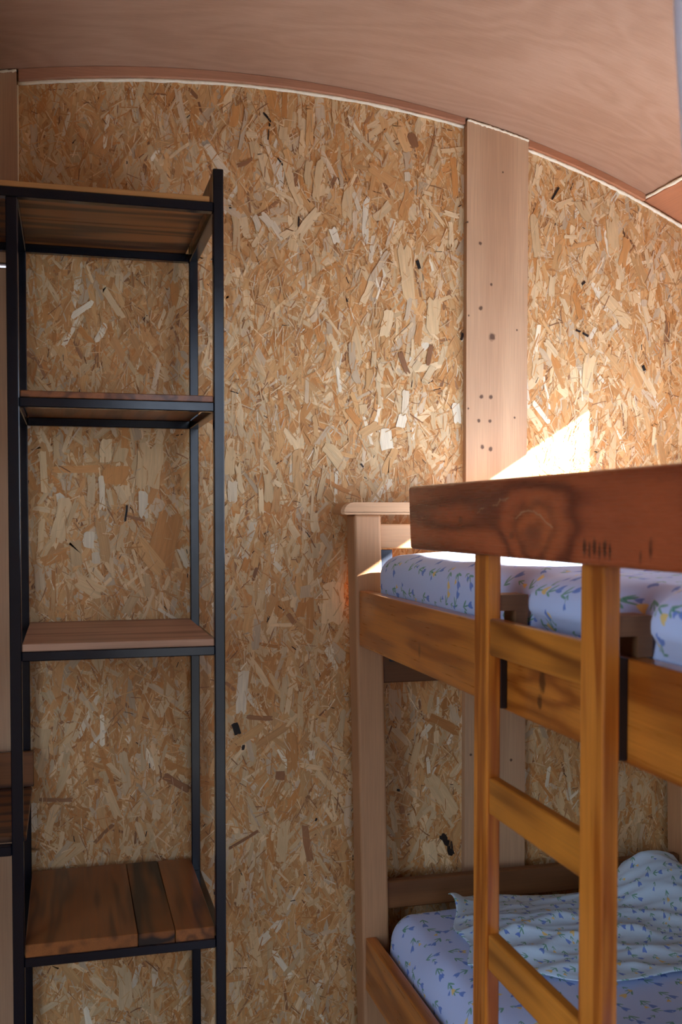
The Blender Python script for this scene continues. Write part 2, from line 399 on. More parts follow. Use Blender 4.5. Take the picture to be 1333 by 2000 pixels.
# --- back wall: strand board panels, cover boards, mouldings, caulk
wb = bmesh.new()
vault_xs = [XL - .06 + (XR - XL + .12) * i / 24 for i in range(25)]
prof = [Vector((XL - .06, ZF)), Vector((XR + .06, ZF))] + [Vector((x, ceil_z(x) + .02)) for x in reversed(vault_xs)]
extrude_profile(wb, prof, [lambda p, y=y: (p.x, y, p.y) for y in (W + .012, W + .08)])
wall = structure('wall_back', wb, M['core'], 'back wall of pressed strand boards with pine cover boards', base=WB)

PANELS = [(-.80, -.20), (-.13, 1.00), (1.10, 1.645)]
panel_objs = []
for x0, x1 in PANELS:
    xs = [x0 + (x1 - x0) * i / 12 for i in range(13)]
    prof = [Vector((x0, ZF)), Vector((x1, ZF))] + [Vector((x, ceil_z(x))) for x in reversed(xs)]
    panel_objs.append(obj('strand_board', extrude_profile(bmesh.new(), prof, [lambda p, y=y: (p.x, y, p.y) for y in (W, W + .012)]), M['core'], wall))

PAL = {  # base reflectance of strands
    'w': [(226, 208, 182), (230, 216, 194)], 'p': [(218, 186, 144), (222, 192, 152), (212, 180, 138), (218, 190, 152)],
    't': [(206, 160, 108), (210, 166, 116), (202, 152, 100)], 'o': [(200, 142, 84), (204, 148, 92), (194, 134, 76)],
    'b': [(156, 110, 74), (164, 118, 82), (144, 100, 68)], 'g': [(204, 178, 148), (198, 172, 142), (208, 184, 156)], 'k': [(30, 22, 18), (40, 28, 22)]}
def pick(c):
    r, g, b = rnd.choice(PAL[c]); k = rnd.uniform(0.93, 1.06)
    return lin(min(255, r * k), min(255, g * k * .99), min(255, b * k * .93))

def outline(L, w, rag, fine=False):
    """ragged strand outline, long axis u: splintered ends, slightly wandering sides"""
    h = w / 2; t = min(L * .22, w * 1.1) * rag; bow = rnd.gauss(0, .03) * L; tap = rnd.uniform(.72, 1.0)
    def side(sgn, us): return [(u, sgn * h * (tap if u * sgn > 0 else 1.0) * rnd.uniform(.82, 1.08)) for u in us]
    k = 3 if w < .006 or not fine else 5
    up = sorted(rnd.uniform(-.42, .42) * L for _ in range(3 if fine else 2))
    lo = sorted(rnd.uniform(-.42, .42) * L for _ in range(3 if fine else 2))
    end = lambda q: [(L / 2 - rnd.uniform(0, t) * (.35 if i % 2 else 1.0), h * q * (2 * i / (k - 1) - 1) * rnd.uniform(.85, 1.0)) for i in range(k)]
    p = side(-1, lo) + end(1) + [(u, v) for u, v in reversed(side(1, up))] + [(-u, v) for u, v in reversed(end(1))]
    return [(u, v + bow * (1 - (2 * u / L) ** 2)) for u, v in p]

def strand_sheet(name, items, parent, x0, x1):
    """many pressed strands as one mesh. items: (cx, cz, ang, L, w, colour, height)"""
    V, F, UV, C = [], [], [], []
    for cx, cz, ang, L, w, c, hgt in items:
        ca, sa = math.cos(ang), math.sin(ang); tx, tz = rnd.gauss(0, .012), rnd.gauss(0, .012)
        s = len(V); ou, ov = rnd.uniform(0, 40), rnd.uniform(0, 40)
        o = outline(L, w, 1.0)
        for u, v in o:
            x = cx + u * ca - v * sa; z = cz + u * sa + v * ca
            x = min(max(x, x0), x1); z = min(z, ceil_z(x) - .004)
            V.append((x, W - hgt + max(-.0002, min(.0002, tx * u + tz * v)), z)); UV.append((u + ou, v + ov))
        F.append(tuple(range(s + len(o) - 1, s - 1, -1))); C += [c] * len(o)
    me = bpy.data.meshes.new(name); me.from_pydata(V, [], F)
    uvl = me.uv_layers.new(name='UVMap'); cl = me.color_attributes.new('Col', 'FLOAT_COLOR', 'POINT')
    li = np.empty(len(me.loops), dtype=np.int32); me.loops.foreach_get('vertex_index', li)
    uvl.data.foreach_set('uv', np.array(UV, dtype=np.float32)[li].ravel())
    cl.data.foreach_set('color', np.array(C, dtype=np.float32).ravel())
    o = obj(name, me, M['strand'], parent); return o

def wpick(pairs):
    r = rnd.random() * sum(p for _, p in pairs)
    for k, p in pairs:
        r -= p
        if r <= 0: return k
    return pairs[-1][0]
def vang(sd):
    return math.pi / 2 + rnd.gauss(0, sd)
big_pool = []
for (x0, x1), po in zip(PANELS, panel_objs):
    area = (x1 - x0) * 2.35; items = []
    vis = 1.0 if x1 > 0 else .35
    def scatter(n, Ls, ws, cols, sd, h0, h1):
        for _ in range(int(n * area * vis)):
            x = rnd.uniform(x0, x1); z = rnd.uniform(ZF, ceil_z(x))
            items.append((x, z, vang(sd), rnd.uniform(*Ls), rnd.uniform(*ws), pick(wpick(cols)), rnd.uniform(h0, h1)))
    scatter(1300, (.07, .15), (.014, .036), [('t', 6), ('o', 4), ('p', 2), ('g', 1)], .6, .0002, .0008)
    scatter(2600, (.025, .085), (.003, .011), [('t', 6), ('o', 4), ('p', 3), ('b', .5), ('g', 1)], .7, .0006, .0014)
    scatter(560, (.05, .13), (.008, .024), [('p', 4), ('t', 4), ('g', 1), ('w', .3), ('o', 1.6)], .5, .0010, .0016)
    scatter(5600, (.012, .050), (.0009, .0034), [('p', 4), ('t', 5), ('o', 3), ('b', 1.0), ('w', .3), ('g', 1)], .75, .0008, .0018)
    scatter(150, (.03, .09), (.005, .016), [('p', 6), ('w', 1.2), ('t', 2), ('g', 1)], .55, .0014, .0019)
    scatter(170, (.006, .022), (.0008, .0026), [('k', 2), ('b', 3)], .9, .0017, .0020)
    scatter(1500, (.010, .045), (.0008, .0030), [('p', 4), ('t', 6), ('o', 4), ('b', .8), ('g', 1)], .7, .0034, .0036)
    s = strand_sheet('wood_strands', items, po, x0, x1); s['kind'] = 'stuff'
    s['label'] = 'countless small pressed wood strands'

# the strands that stand out one by one (x1 z1 x2 z2 width, millimetres on the wall; last letter = tint)
STRANDS = """
417 964 399 862 10 g, 390 968 383 912 20 o, 414 899 442 899 16 p, 429 886 442 846 26 p, 447 866 469 788 16 p, 392 825 429 842 10 b,
455 954 472 937 5 k, 473 940 471 923 4 k, 469 917 467 891 3 k, 505 928 502 895 22 p, 568 984 568 885 20 t, 552 925 547 858 11 p,
570 855 567 794 19 p, 597 860 583 756 19 p, 507 854 549 744 20 p, 538 827 538 787 11 b, 509 876 522 829 16 t, 634 821 621 789 9 b,
632 1005 634 942 16 p, 431 714 450 674 18 w, 448 717 477 691 22 w, 538 697 499 664 18 p, 594 739 538 665 23 p, 387 710 391 625 18 p,
622 697 636 658 20 w, 542 720 541 693 4 k, 487 854 504 834 4 k, 375 732 378 724 6 k, 509 1012 507 941 13 o, 469 1015 487 934 29 o,
471 675 474 654 10 p, 460 781 531 752 10 p, 672 936 752 870 12 p, 757 939 789 894 12 p, 784 968 821 892 30 t, 809 895 819 852 21 g,
814 847 816 823 16 w, 711 854 809 802 26 t, 890 959 866 870 5 b, 889 917 876 864 14 p, 932 897 942 796 16 o, 901 904 970 917 12 p,
824 808 804 725 30 o, 730 724 772 767 23 p, 854 792 914 721 10 p, 854 801 889 794 10 p, 909 756 953 749 14 p, 927 736 930 670 14 p,
774 706 760 654 9 g, 804 675 824 526 36 p, 767 652 715 565 16 g, 840 634 848 611 9 k, 677 787 694 742 12 w, 667 809 662 714 28 p,
960 854 968 805 14 g, 960 776 955 705 14 p, 821 941 834 905 23 b, 725 577 698 513 19 p, 674 431 691 322 19 g, 822 559 812 481 14 g,
882 548 882 449 38 p, 769 510 755 439 28 p, 832 480 789 438 9 p, 849 485 844 421 19 o, 797 408 819 352 14 b, 829 440 827 392 8 p,
730 405 728 365 14 p, 750 378 742 330 19 p, 718 362 715 308 19 t, 847 386 834 362 19 p, 885 375 857 327 19 p, 880 430 870 375 12 b,
812 314 809 252 19 w, 806 254 799 218 26 w, 941 286 949 231 23 w, 662 267 696 226 21 o, 757 218 767 164 36 w, 693 195 745 229 26 t,
789 171 755 102 21 t, 701 275 705 250 23 p, 962 461 957 441 7 k, 924 490 920 474 8 b, 695 131 704 121 5 k, 662 530 663 521 6 k,
376 167 373 96 28 p, 381 88 380 32 25 w, 391 128 405 54 15 p, 461 114 468 29 23 p, 448 72 450 5 13 p, 573 110 671 58 11 o,
609 128 590 37 15 p, 577 10 585 -41 23 p, 580 -63 579 -101 35 p, 536 -66 528 -98 18 p, 479 -109 500 -129 13 w, 416 -97 406 -134 15 o,
627 -155 626 -267 60 p, 623 -157 621 -233 11 o, 491 77 480 7 20 t, 424 -216 414 -280 26 t, 439 -241 431 -321 20 g, 449 -172 442 -226 20 p,
469 -258 530 -260 10 p, 513 -233 533 -259 13 b, 549 -204 543 -244 24 o, 554 -166 559 -197 30 g, 497 -200 528 -191 10 p, 476 87 501 74 13 p,
537 164 542 52 23 t, 586 173 580 115 15 p, 601 173 656 116 35 p, 531 -191 525 -221 15 p, 405 -366 399 -474 28 w, 381 -492 392 -521 17 k,
405 -546 403 -559 7 k, 410 -478 478 -485 11 b, 521 -519 524 -625 28 o, 548 -422 544 -512 16 p, 522 -399 510 -480 13 p, 563 -355 583 -429 12 p,
538 -601 602 -616 13 p, 557 -614 549 -684 27 t, 566 -521 541 -555 13 t, 555 -750 569 -844 18 b, 507 -733 498 -841 31 p, 412 -669 463 -770 11 p,
441 -755 368 -794 7 b, 494 -615 493 -637 24 b, 571 -568 574 -593 16 w, 456 -499 380 -546 19 t, 653 -471 644 -559 16 p, 416 -336 464 -410 16 p,
516 -502 434 -552 19 t, 650 -749 562 -778 11 t, 582 -744 584 -736 6 k, 667 -676 664 -770 16 g, 1224 843 1203 808 6 k, 1169 898 1156 837 20 p,
1153 770 1167 658 23 p, 1167 658 1164 600 10 p, 1213 789 1267 812 20 p, 1271 815 1316 763 23 p, 1376 817 1371 773 17 p, 1372 780 1385 672 36 p,
1298 869 1307 818 13 p, 1333 752 1340 709 17 g, 1237 718 1275 720 12 p, 1312 701 1296 654 17 p, 1420 727 1403 651 26 o, 1438 688 1478 606 26 t,
1481 622 1483 590 7 g, 1471 571 1471 552 17 g, 1348 577 1432 497 34 p, 1435 594 1450 554 32 p, 1207 621 1204 560 20 p, 1265 578 1290 509 17 o,
1168 521 1205 468 9 t, 1272 483 1290 477 6 k, 1293 476 1311 467 7 k, 1289 598 1300 608 7 k, 1539 521 1536 451 17 b, 1444 416 1494 329 12 p,
1468 399 1475 384 9 k, 1523 696 1556 629 17 p, 1318 426 1308 320 35 p, 1168 405 1169 350 32 p, 1185 449 1222 410 17 p, 189 175 179 61 62 p,
172 61 172 -5 23 w, -21 188 -19 125 17 p, -55 150 -47 53 20 p, -2 47 -24 -63 35 p, 24 41 -2 -25 13 p, 89 181 88 124 30 p,
123 162 119 124 34 p, 110 121 106 73 60 o, -34 107 76 111 17 o, 54 98 53 19 20 p, 74 95 78 12 15 w, 91 67 100 22 13 p,
110 73 131 32 20 p, 69 3 86 -105 25 t, 50 -32 49 -73 27 w, 62 -80 64 -108 20 w, 16 -51 24 -114 30 p, 134 30 129 -13 5 k,
125 -16 115 -83 17 p, 140 -10 156 -34 17 p, 153 -52 219 -130 37 t, 239 22 206 -120 64 o, 18 -146 83 -179 37 p, 155 -171 129 -228 27 p,
180 -132 180 -187 20 p, -64 -103 -58 -173 27 g, -61 -104 3 -82 23 o, 254 -72 275 -121 17 w, 146 -74 171 -164 8 p, 131 3 175 -10 7 b,
783 -426 786 -508 35 g, 899 -452 898 -497 7 w, 853 -546 826 -651 20 p, 869 -601 875 -648 10 w, 872 -650 944 -765 41 p, 872 -503 960 -549 27 o,
907 -803 930 -830 18 k, 929 -819 937 -860 18 k, 775 -708 788 -792 15 p, 826 -738 837 -778 20 p, 886 -729 859 -748 15 p, 892 -738 856 -813 15 p,
872 -814 884 -881 37 p, 938 -470 949 -522 27 g, 894 -537 894 -571 15 p, 802 -721 807 -744 12 b, 790 -681 799 -684 6 k, 118 -542 130 -651 22 p,
211 -604 280 -648 20 b, -68 -645 9 -650 11 b, 100 -713 53 -757 9 b, 80 -625 112 -706 22 p, 198 -660 197 -712 22 p, 33 -755 -42 -817 27 p,
110 -1040 122 -1160 36 p, -55 -480 -63 -531 36 p
"""
def strand_mesh(L, w, c, th=.0007):
    bm = bmesh.new(); o = outline(L, w, .8 if w > .006 else 1.2, True)
    uvl = bm.loops.layers.uv.new('UVMap')
    top = [bm.verts.new((u, v, th)) for u, v in o]; bot = [bm.verts.new((u, v, 0)) for u, v in o]
    f = [bm.faces.new(top)] + [bm.faces.new((bot[i], bot[(i + 1) % len(o)], top[(i + 1) % len(o)], top[i])) for i in range(len(o))]
    ou, ov = rnd.uniform(0, 40), rnd.uniform(0, 40)
    for q in bm.faces:
        for l in q.loops: l[uvl].uv = (l.vert.co.x + ou, l.vert.co.y + ov)
    me = bpy.data.meshes.new('strand'); bm.to_mesh(me); bm.free()
    cl = me.color_attributes.new('Col', 'FLOAT_COLOR', 'POINT')
    cl.data.foreach_set('color', np.array([c] * len(me.vertices), dtype=np.float32).ravel())
    me.materials.append(M['strand']); return me
rank = {'o': 0, 't': 1, 'g': 2, 'p': 3, 'w': 4, 'b': 5, 'k': 6}
lst = [e.split() for e in STRANDS.replace('\n', ' ').split(',') if e.strip()]
for i, (a, b, c, d, w, t) in enumerate(lst):
    a, b, c, d, w = (float(q) / 1000 for q in (a, b, c, d, w))
    cx, cz = (a + c) / 2, (b + d) / 2
    if cz + abs(b - d) / 2 > ceil_z(cx) - .01: continue
    L = math.hypot(c - a, d - b); L = max(L, .006)
    me = strand_mesh(L, w, pick(t))
    k = 0 if cx < -.13 else (1 if cx < 1.05 else 2)
    o = bpy.data.objects.new('strand', me); COL.objects.link(o); o.parent = panel_objs[k]
    ang = math.atan2(d - b, c - a)
    base = root_of(o).location
    o.matrix_local = (Matrix.Translation(Vector((cx, W - .0020 - .00009 * rank[t] - .0000004 * i, cz + H)) - base)
                      @ Matrix.Rotation(math.pi / 2, 4, 'X') @ Matrix.Rotation(ang, 4, 'Z'))

# cover boards over the joints
B1 = (0.964, 1.129); B0 = (-.265, -.100)
def top_follow(x0, x1, y0, y1, z0, gap=.006, bev=.0015, steps=6):
    xs = [x0 + (x1 - x0) * i / steps for i in range(steps + 1)]
    prof = [Vector((x0, z0)), Vector((x1, z0))] + [Vector((x, ceil_z(x) - gap)) for x in reversed(xs)]
    return extrude_profile(bmesh.new(), prof, [lambda p, y=y: (p.x, y, p.y) for y in (y0, y1)])
obj('cover_board', top_follow(B1[0], B1[1], W - .022, W, ZF), M['board'], wall)
obj('cover_board', top_follow(B0[0], B0[1], W - .022, W, ZF), M['board'], wall)
def strip(x0, x1, lo0, hi0, lo1, hi1, y0, y1, steps=26):
    """strip that follows the vault: lo/hi offsets below the ceiling at both ends"""
    bm = bmesh.new(); rings = []
    for i in range(steps + 1):
        t = i / steps; x = x0 + (x1 - x0) * t; z = ceil_z(x)
        lo, hi = lo0 + (lo1 - lo0) * t, hi0 + (hi1 - hi0) * t
        rings.append([bm.verts.new(q) for q in ((x, y0, z - lo), (x, y1, z - lo), (x, y1, z - hi), (x, y0, z - hi))])
    for A, B in zip(rings, rings[1:]):
        for k in range(4): bm.faces.new((A[k], A[(k + 1) % 4], B[(k + 1) % 4], B[k]))
    bm.faces.new(rings[0][::-1]); bm.faces.new(rings[-1]); bmesh.ops.recalc_face_normals(bm, faces=bm.faces)
    return bm
obj('moulding', strip(B0[1] + .004, B1[0] - .004, .024, .001, .014, .001, W - .020, W - .003), M['mould'], wall)
obj('moulding', strip(B1[1] + .002, 1.462, .017, .001, .016, .001, W - .020, W - .003), M['mould_red'], wall)
def bead(x0, x1, off0, off1, y, r=.0045, steps=60):
    bm = bmesh.new(); pts, rr = [], []
    for i in range(steps + 1):
        t = i / steps; x = x0 + (x1 - x0) * t
        pts.append((x, y, ceil_z(x) - (off0 + (off1 - off0) * t) + rnd.gauss(0, .0004))); rr.append(r * rnd.uniform(.75, 1.25))
    return tube(bm, pts, rr, 6)
obj('caulk_bead', bead(B0[1] + .002, B1[0] - .002, .027, .017, W - .005), M['caulk'], wall)
obj('caulk_bead', bead(B1[0] + .001, B1[1], .005, .005, W - .023, .003), M['caulk'], wall)
obj('caulk_bead', bead(B1[1] + .002, XR, .020, .020, W - .005), M['caulk'], wall)
obj('caulk_bead', bead(B0[0], B0[1], .005, .005, W - .023, .003), M['caulk'], wall)
bm = bmesh.new()
tube(bm, [(B0[1] + .001, W - .004, ZF + .02)] + [(B0[1] + .001 + rnd.gauss(0, .0006), W - .004, z) for z in np.linspace(-1.2, ceil_z(-.1) - .03, 40)], .0025, 6)
obj('caulk_bead', bm, M['caulk'], wall)
# plank that closes the low side of the vault, with its caulked joint
pl = structure('trim_1', vault(bmesh.new(), 1.468, XR + .02, YR, W - .003, -.012, .001, 8), M['plank_red'], 'orange pine plank along the low edge of the ceiling', base=(1.55, 0.3, .7))
bm = bmesh.new(); zj = ceil_z(1.466)
tube(bm, [(1.466 + rnd.gauss(0, .0006), y, zj - .006 + rnd.gauss(0, .0006)) for y in np.linspace(W - .006, YR + .01, 120)], [.0045 * rnd.uniform(.7, 1.3) for _ in range(120)], 6)
obj('caulk_bead', bm, M['caulk'], pl)

# ------------------------------------------------------------------ wardrobe shelving
ward = thing('wardrobe', 'open wardrobe with black steel frame and brown wooden shelves', 'wardrobe', (-.24, 2.2, ZF))
T = .020
XM, XE, XO = (-.104, -.083), (.275, .295), (-.76, -.74)        # middle, right end, left end posts
YF, YB = (1.986, 2.006), (2.389, 2.409)
def st_(name, *a): return obj(name, bx(*a, bev=.0016), M['steel'], ward)
for (xa, xb), top in ((XM, .583), (XE, .665), (XO, .665)):
    for ya, yb in (YF, YB):
        st_('post', xa, xb, ya, yb, ZF, top)
def ring(x0, x1, z0, z1, mid_sides=True):
    st_('rail', x0, x1, YF[0], YF[1], z0, z1); st_('rail', x0, x1, YB[0], YB[1], z0, z1)
# top ring over both bays
st_('rail', XO[1], XE[0], YF[0] - .001, YF[1], .583, .601); st_('rail', XO[1], XE[0], YB[0], YB[1], .583, .601)
for xa, xb in (XM, XE, XO): st_('side_rail', xa, xb, YF[1], YB[0], .583, .601)
shelf_z = [(.202, .220), (-.268, -.250), (-.842, -.824), (-1.33, -1.31)]
for z0, z1 in shelf_z:
    ring(XM[1], XE[0], z0, z1)
    st_('side_rail', XM[0], XM[1], YF[1], YB[0], z0, z1); st_('side_rail', XE[0], XE[1], YF[1], YB[0], z0, z1)
for z0, z1 in ((-.629, -.610), (-1.33, -1.31)):
    ring(XO[1], XM[0], z0, z1); st_('side_rail', XO[0], XO[1], YF[1], YB[0], z0, z1)
def shelf(name, x0, x1, z0, z1, mat, y0=YF[0] + .002, y1=YB[1] - .004, lab=None):
    o = obj(name, bx(x0, x1, y0, y1, z0, z1, bev=.0012), M[mat], ward)
    if lab: o['label'] = lab
    return o
# top shelf: two boards side by side
obj('lit_edge_strip', bx(XO[1] + .004, XE[0] - .007, YF[0] + .002, YF[0] + .014, .601, .612, bev=.001), M['shelf_lit'], ward)['label'] = 'front edge of the top shelf, tinted paler as if lit'  # separate paler strip: light on the front edge put into the colour
shelf('shelf_board', XO[1] + .004, XE[0] - .007, .601, .612, 'shelf', YF[0] + .0145, 2.19 - .0006)
shelf('shelf_board', XO[1] + .004, XE[0] - .007, .601, .612, 'shelf', 2.19 + .0006, YB[1])
shelf('shelf_board', XM[1] + .002, XE[0] - .001, .220, .2325, 'shelf_deep', lab='red brown shelf board')
shelf('shelf_board', XM[1] + .001, XE[0] - .001, -.250, -.236, 'shelf_pale', lab='thick pale brown shelf board')
e0, e1 = XM[1] + .001, XE[0] - .002
for a, b, m in ((e0, .125, 'shelf_deep'), (.126, .196, 'shelf_dark'), (.197, e1, 'shelf_deep')):
    shelf('shelf_plank', a, b, -.824, -.799 - rnd.uniform(0, .0008), m)
shelf('shelf_board', XO[1] + .002, XM[1] + .004, -.610, -.598, 'shelf', YF[1] + .003, YB[0] - .022, 'streaked brown shelf board of the wide bay')
obj('upstand', bx(XO[1] + .002, -.076, YB[0] - .020, YB[0] - .002, -.598, -.520, bev=.0012), M['shelf'], ward)
obj('side_panel', bx(XE[0] + .001, XE[1] - .002, YF[1], YB[0], .601, .664, bev=.001), M['shelf'], ward)
bm = bmesh.new(); tube(bm, [(XO[1], 2.20, .505), (XM[0], 2.20, .505)], .0065, 14)
obj('hanging_rod', bm, M['rod'], ward)['label'] = 'chrome hanging rod'

# ------------------------------------------------------------------ bunk bed
bed = thing('bunk_bed', 'wooden bunk bed with pale headboard posts and amber varnished side rails', 'bunk bed', (1.10, 1.40, ZF))
BX0, BX1 = .652, 1.585                     # at eye level; the frame leans a little
YP = (2.335, 2.406)
YN = (.36, .411)
LEAN = -.030
def bpost(x0, x1, y):
    bm = bmesh.new(); box(bm, x0 - LEAN, x1 - LEAN, y[0], y[1], ZF, .006, .007, 3, dx=LEAN)
    return obj('post', bm, M['bedpost'], bed, smooth=False)
for y in (YP, YN):
    bpost(BX0, BX0 + .067, y); bpost(BX1 - .067, BX1, y)
    # cap with rounded ends
    pr = []
    x0, x1, z0, z1, r = BX0 - .036, BX1 + .030, .005, .034, .024
    for cxx, czz, a0, a1 in ((x0 + .006, z0 + .006, 180, 270), (x1 - .006, z0 + .006, 270, 360), (x1 - r, z1 - r, 0, 90), (x0 + r, z1 - r, 90, 180)):
        rr = .006 if czz < z0 + .01 and a0 >= 180 else r
        for k in range(7):
            a = math.radians(a0 + (a1 - a0) * k / 6); pr.append(Vector((cxx + rr * math.cos(a), max(z0, czz + rr * math.sin(a)))))
    bm = extrude_profile(bmesh.new(), pr, [lambda p, q=q, s=s: ((p.x - 1.1) * s + 1.1, q, (p.y - .02) * s + .02) for q, s in ((y[0] - .018, .985), (y[0] - .014, 1.0), (y[0] + .060, 1.0), (y[0] + .063, .99))])
    obj('cap_rail', bm, M['bedpost_x'], bed)
    obj('headboard_rail', bx(BX0 + .06, BX1 - .06, y[0] + .014, y[0] + .038, -.076, -.017, bev=.004, seg=2), M['bedpost_x'], bed)
    obj('cross_rail', bx(BX0 + .06, BX1 - .06, y[0] + .008, y[0] + .034, -.397, -.300, bev=.003), M['brownrail'], bed)
    obj('cross_rail', bx(BX0 + .08, BX1 - .05, y[0] + .010, y[0] + .034, -.945, -.878, bev=.003), M['brownrail'], bed)
    obj('cross_rail', bx(BX0 + .08, BX1 - .05, y[0] + .010, y[0] + .034, -1.13, -1.03, bev=.003), M['brownrail'], bed)
obj('bracket', bx(.719, .748, YP[0] + .004, YP[0] + .013, -.150, -.078, bev=.001), M['iron'], bed)['label'] = 'dark steel corner bracket'
obj('bracket', bx(.741, .765, YP[0] + .000, YP[0] + .007, -.345, -.316, bev=.001), M['iron'], bed)
obj('side_rail', bx(.665, .694, YN[1], YP[0], -.305, -.174, bev=.003, seg=2), M['amber_y'], bed)
obj('side_rail', bx(1.540, 1.570, YN[1], YP[0], -.305, -.174, bev=.003, seg=2), M['amber_y'], bed)
obj('side_rail', bx(.681, .708, YN[1], YP[0], -1.13, -1.004, bev=.003, seg=2), M['amber_y'], bed)
obj('side_rail', bx(1.555, 1.583, YN[1], YP[0], -1.13, -1.004, bev=.003, seg=2), M['amber_y'], bed)
for z in (-.262, -1.105):
    for i in range(13):
        y = .50 + i * .145
        obj('slat', bx((.694 if z > -1 else .708), (1.540 if z > -1 else 1.555), y, y + .085, z, z + .018, bev=.001), M['bedpost_x'], bed)

# ------------------------------------------------------------------ ladder with hardwood top beam
lad = thing('bunk_ladder', 'amber wooden ladder hooked on the upper rail under a thick red brown beam', 'ladder', LB)
SX0, SX1 = .630, .6535
SY = ((1.486, 1.540), (1.127, 1.186))
for k, (ya, yb) in enumerate(SY):
    obj('stile', bx(SX0, SX1, ya, yb, ZF, -.058, bev=.003, seg=2), M['amber'], lad)
for z in (-.158, -.407, -.654, -.902, -1.150):
    o = obj('rung', bx(SX0 + .0035, SX1 - .001, SY[1][1] - .001, SY[0][0] + .001, z - .058, z, bev=.004, seg=2), M['amber_rung'], lad)
bm = bmesh.new(); box(bm, .600, .662, .42, 1.783, -.058, .055, .006, 3)
for v in bm.verts:
    if v.co.y > 1.7 and v.co.z < 0: v.co.y -= .010
obj('top_beam', bm, M['beam'], lad)['label'] = 'red brown hardwood beam with swirling grain'
beam = [o for o in lad.children if o.name.startswith('top_beam')][0]
def crack(pts, r=.0011):
    P = []
    for (a, b), (c, d) in zip(pts, pts[1:]):
        for k in range(6):
            t = k / 6; P.append((.5999, a + (c - a) * t + rnd.gauss(0, .0008), b + (d - b) * t + rnd.gauss(0, .0008)))
    return obj('crack_filler', tube(bmesh.new(), P, [r * rnd.uniform(.35, 1.1) for _ in P], 5), M['resin'], beam)
crack([(1.316, -.003), (1.300, .005), (1.281, .008), (1.255, .006), (1.236, -.001), (1.215, -.010), (1.203, -.014)])
crack([(1.395, .016), (1.378, .017), (1.370, .024), (1.352, .024), (1.337, .029)])
crack([(1.455, .004), (1.440, .012), (1.428, .012)], .0008)
# hook blocks over the rail, with a notch, and the dark cleats between stile and rail
for ya, yb in SY:
    pr = [Vector(p) for p in ((.6535, -.122), (.699, -.122), (.699, -.1735), (.679, -.1735), (.679, -.147), (.6535, -.147))]
    bm = extrude_profile(bmesh.new(), pr, [lambda p, q=q: (p.x, q, p.y) for q in (ya + .002, ya + .046)])
    obj('hook_block', bm, M['block'], lad)
    obj('cleat', bx(SX1, .6648, ya + .001, yb - .004, -.300, -.174, bev=.001), M['spacer'], lad)

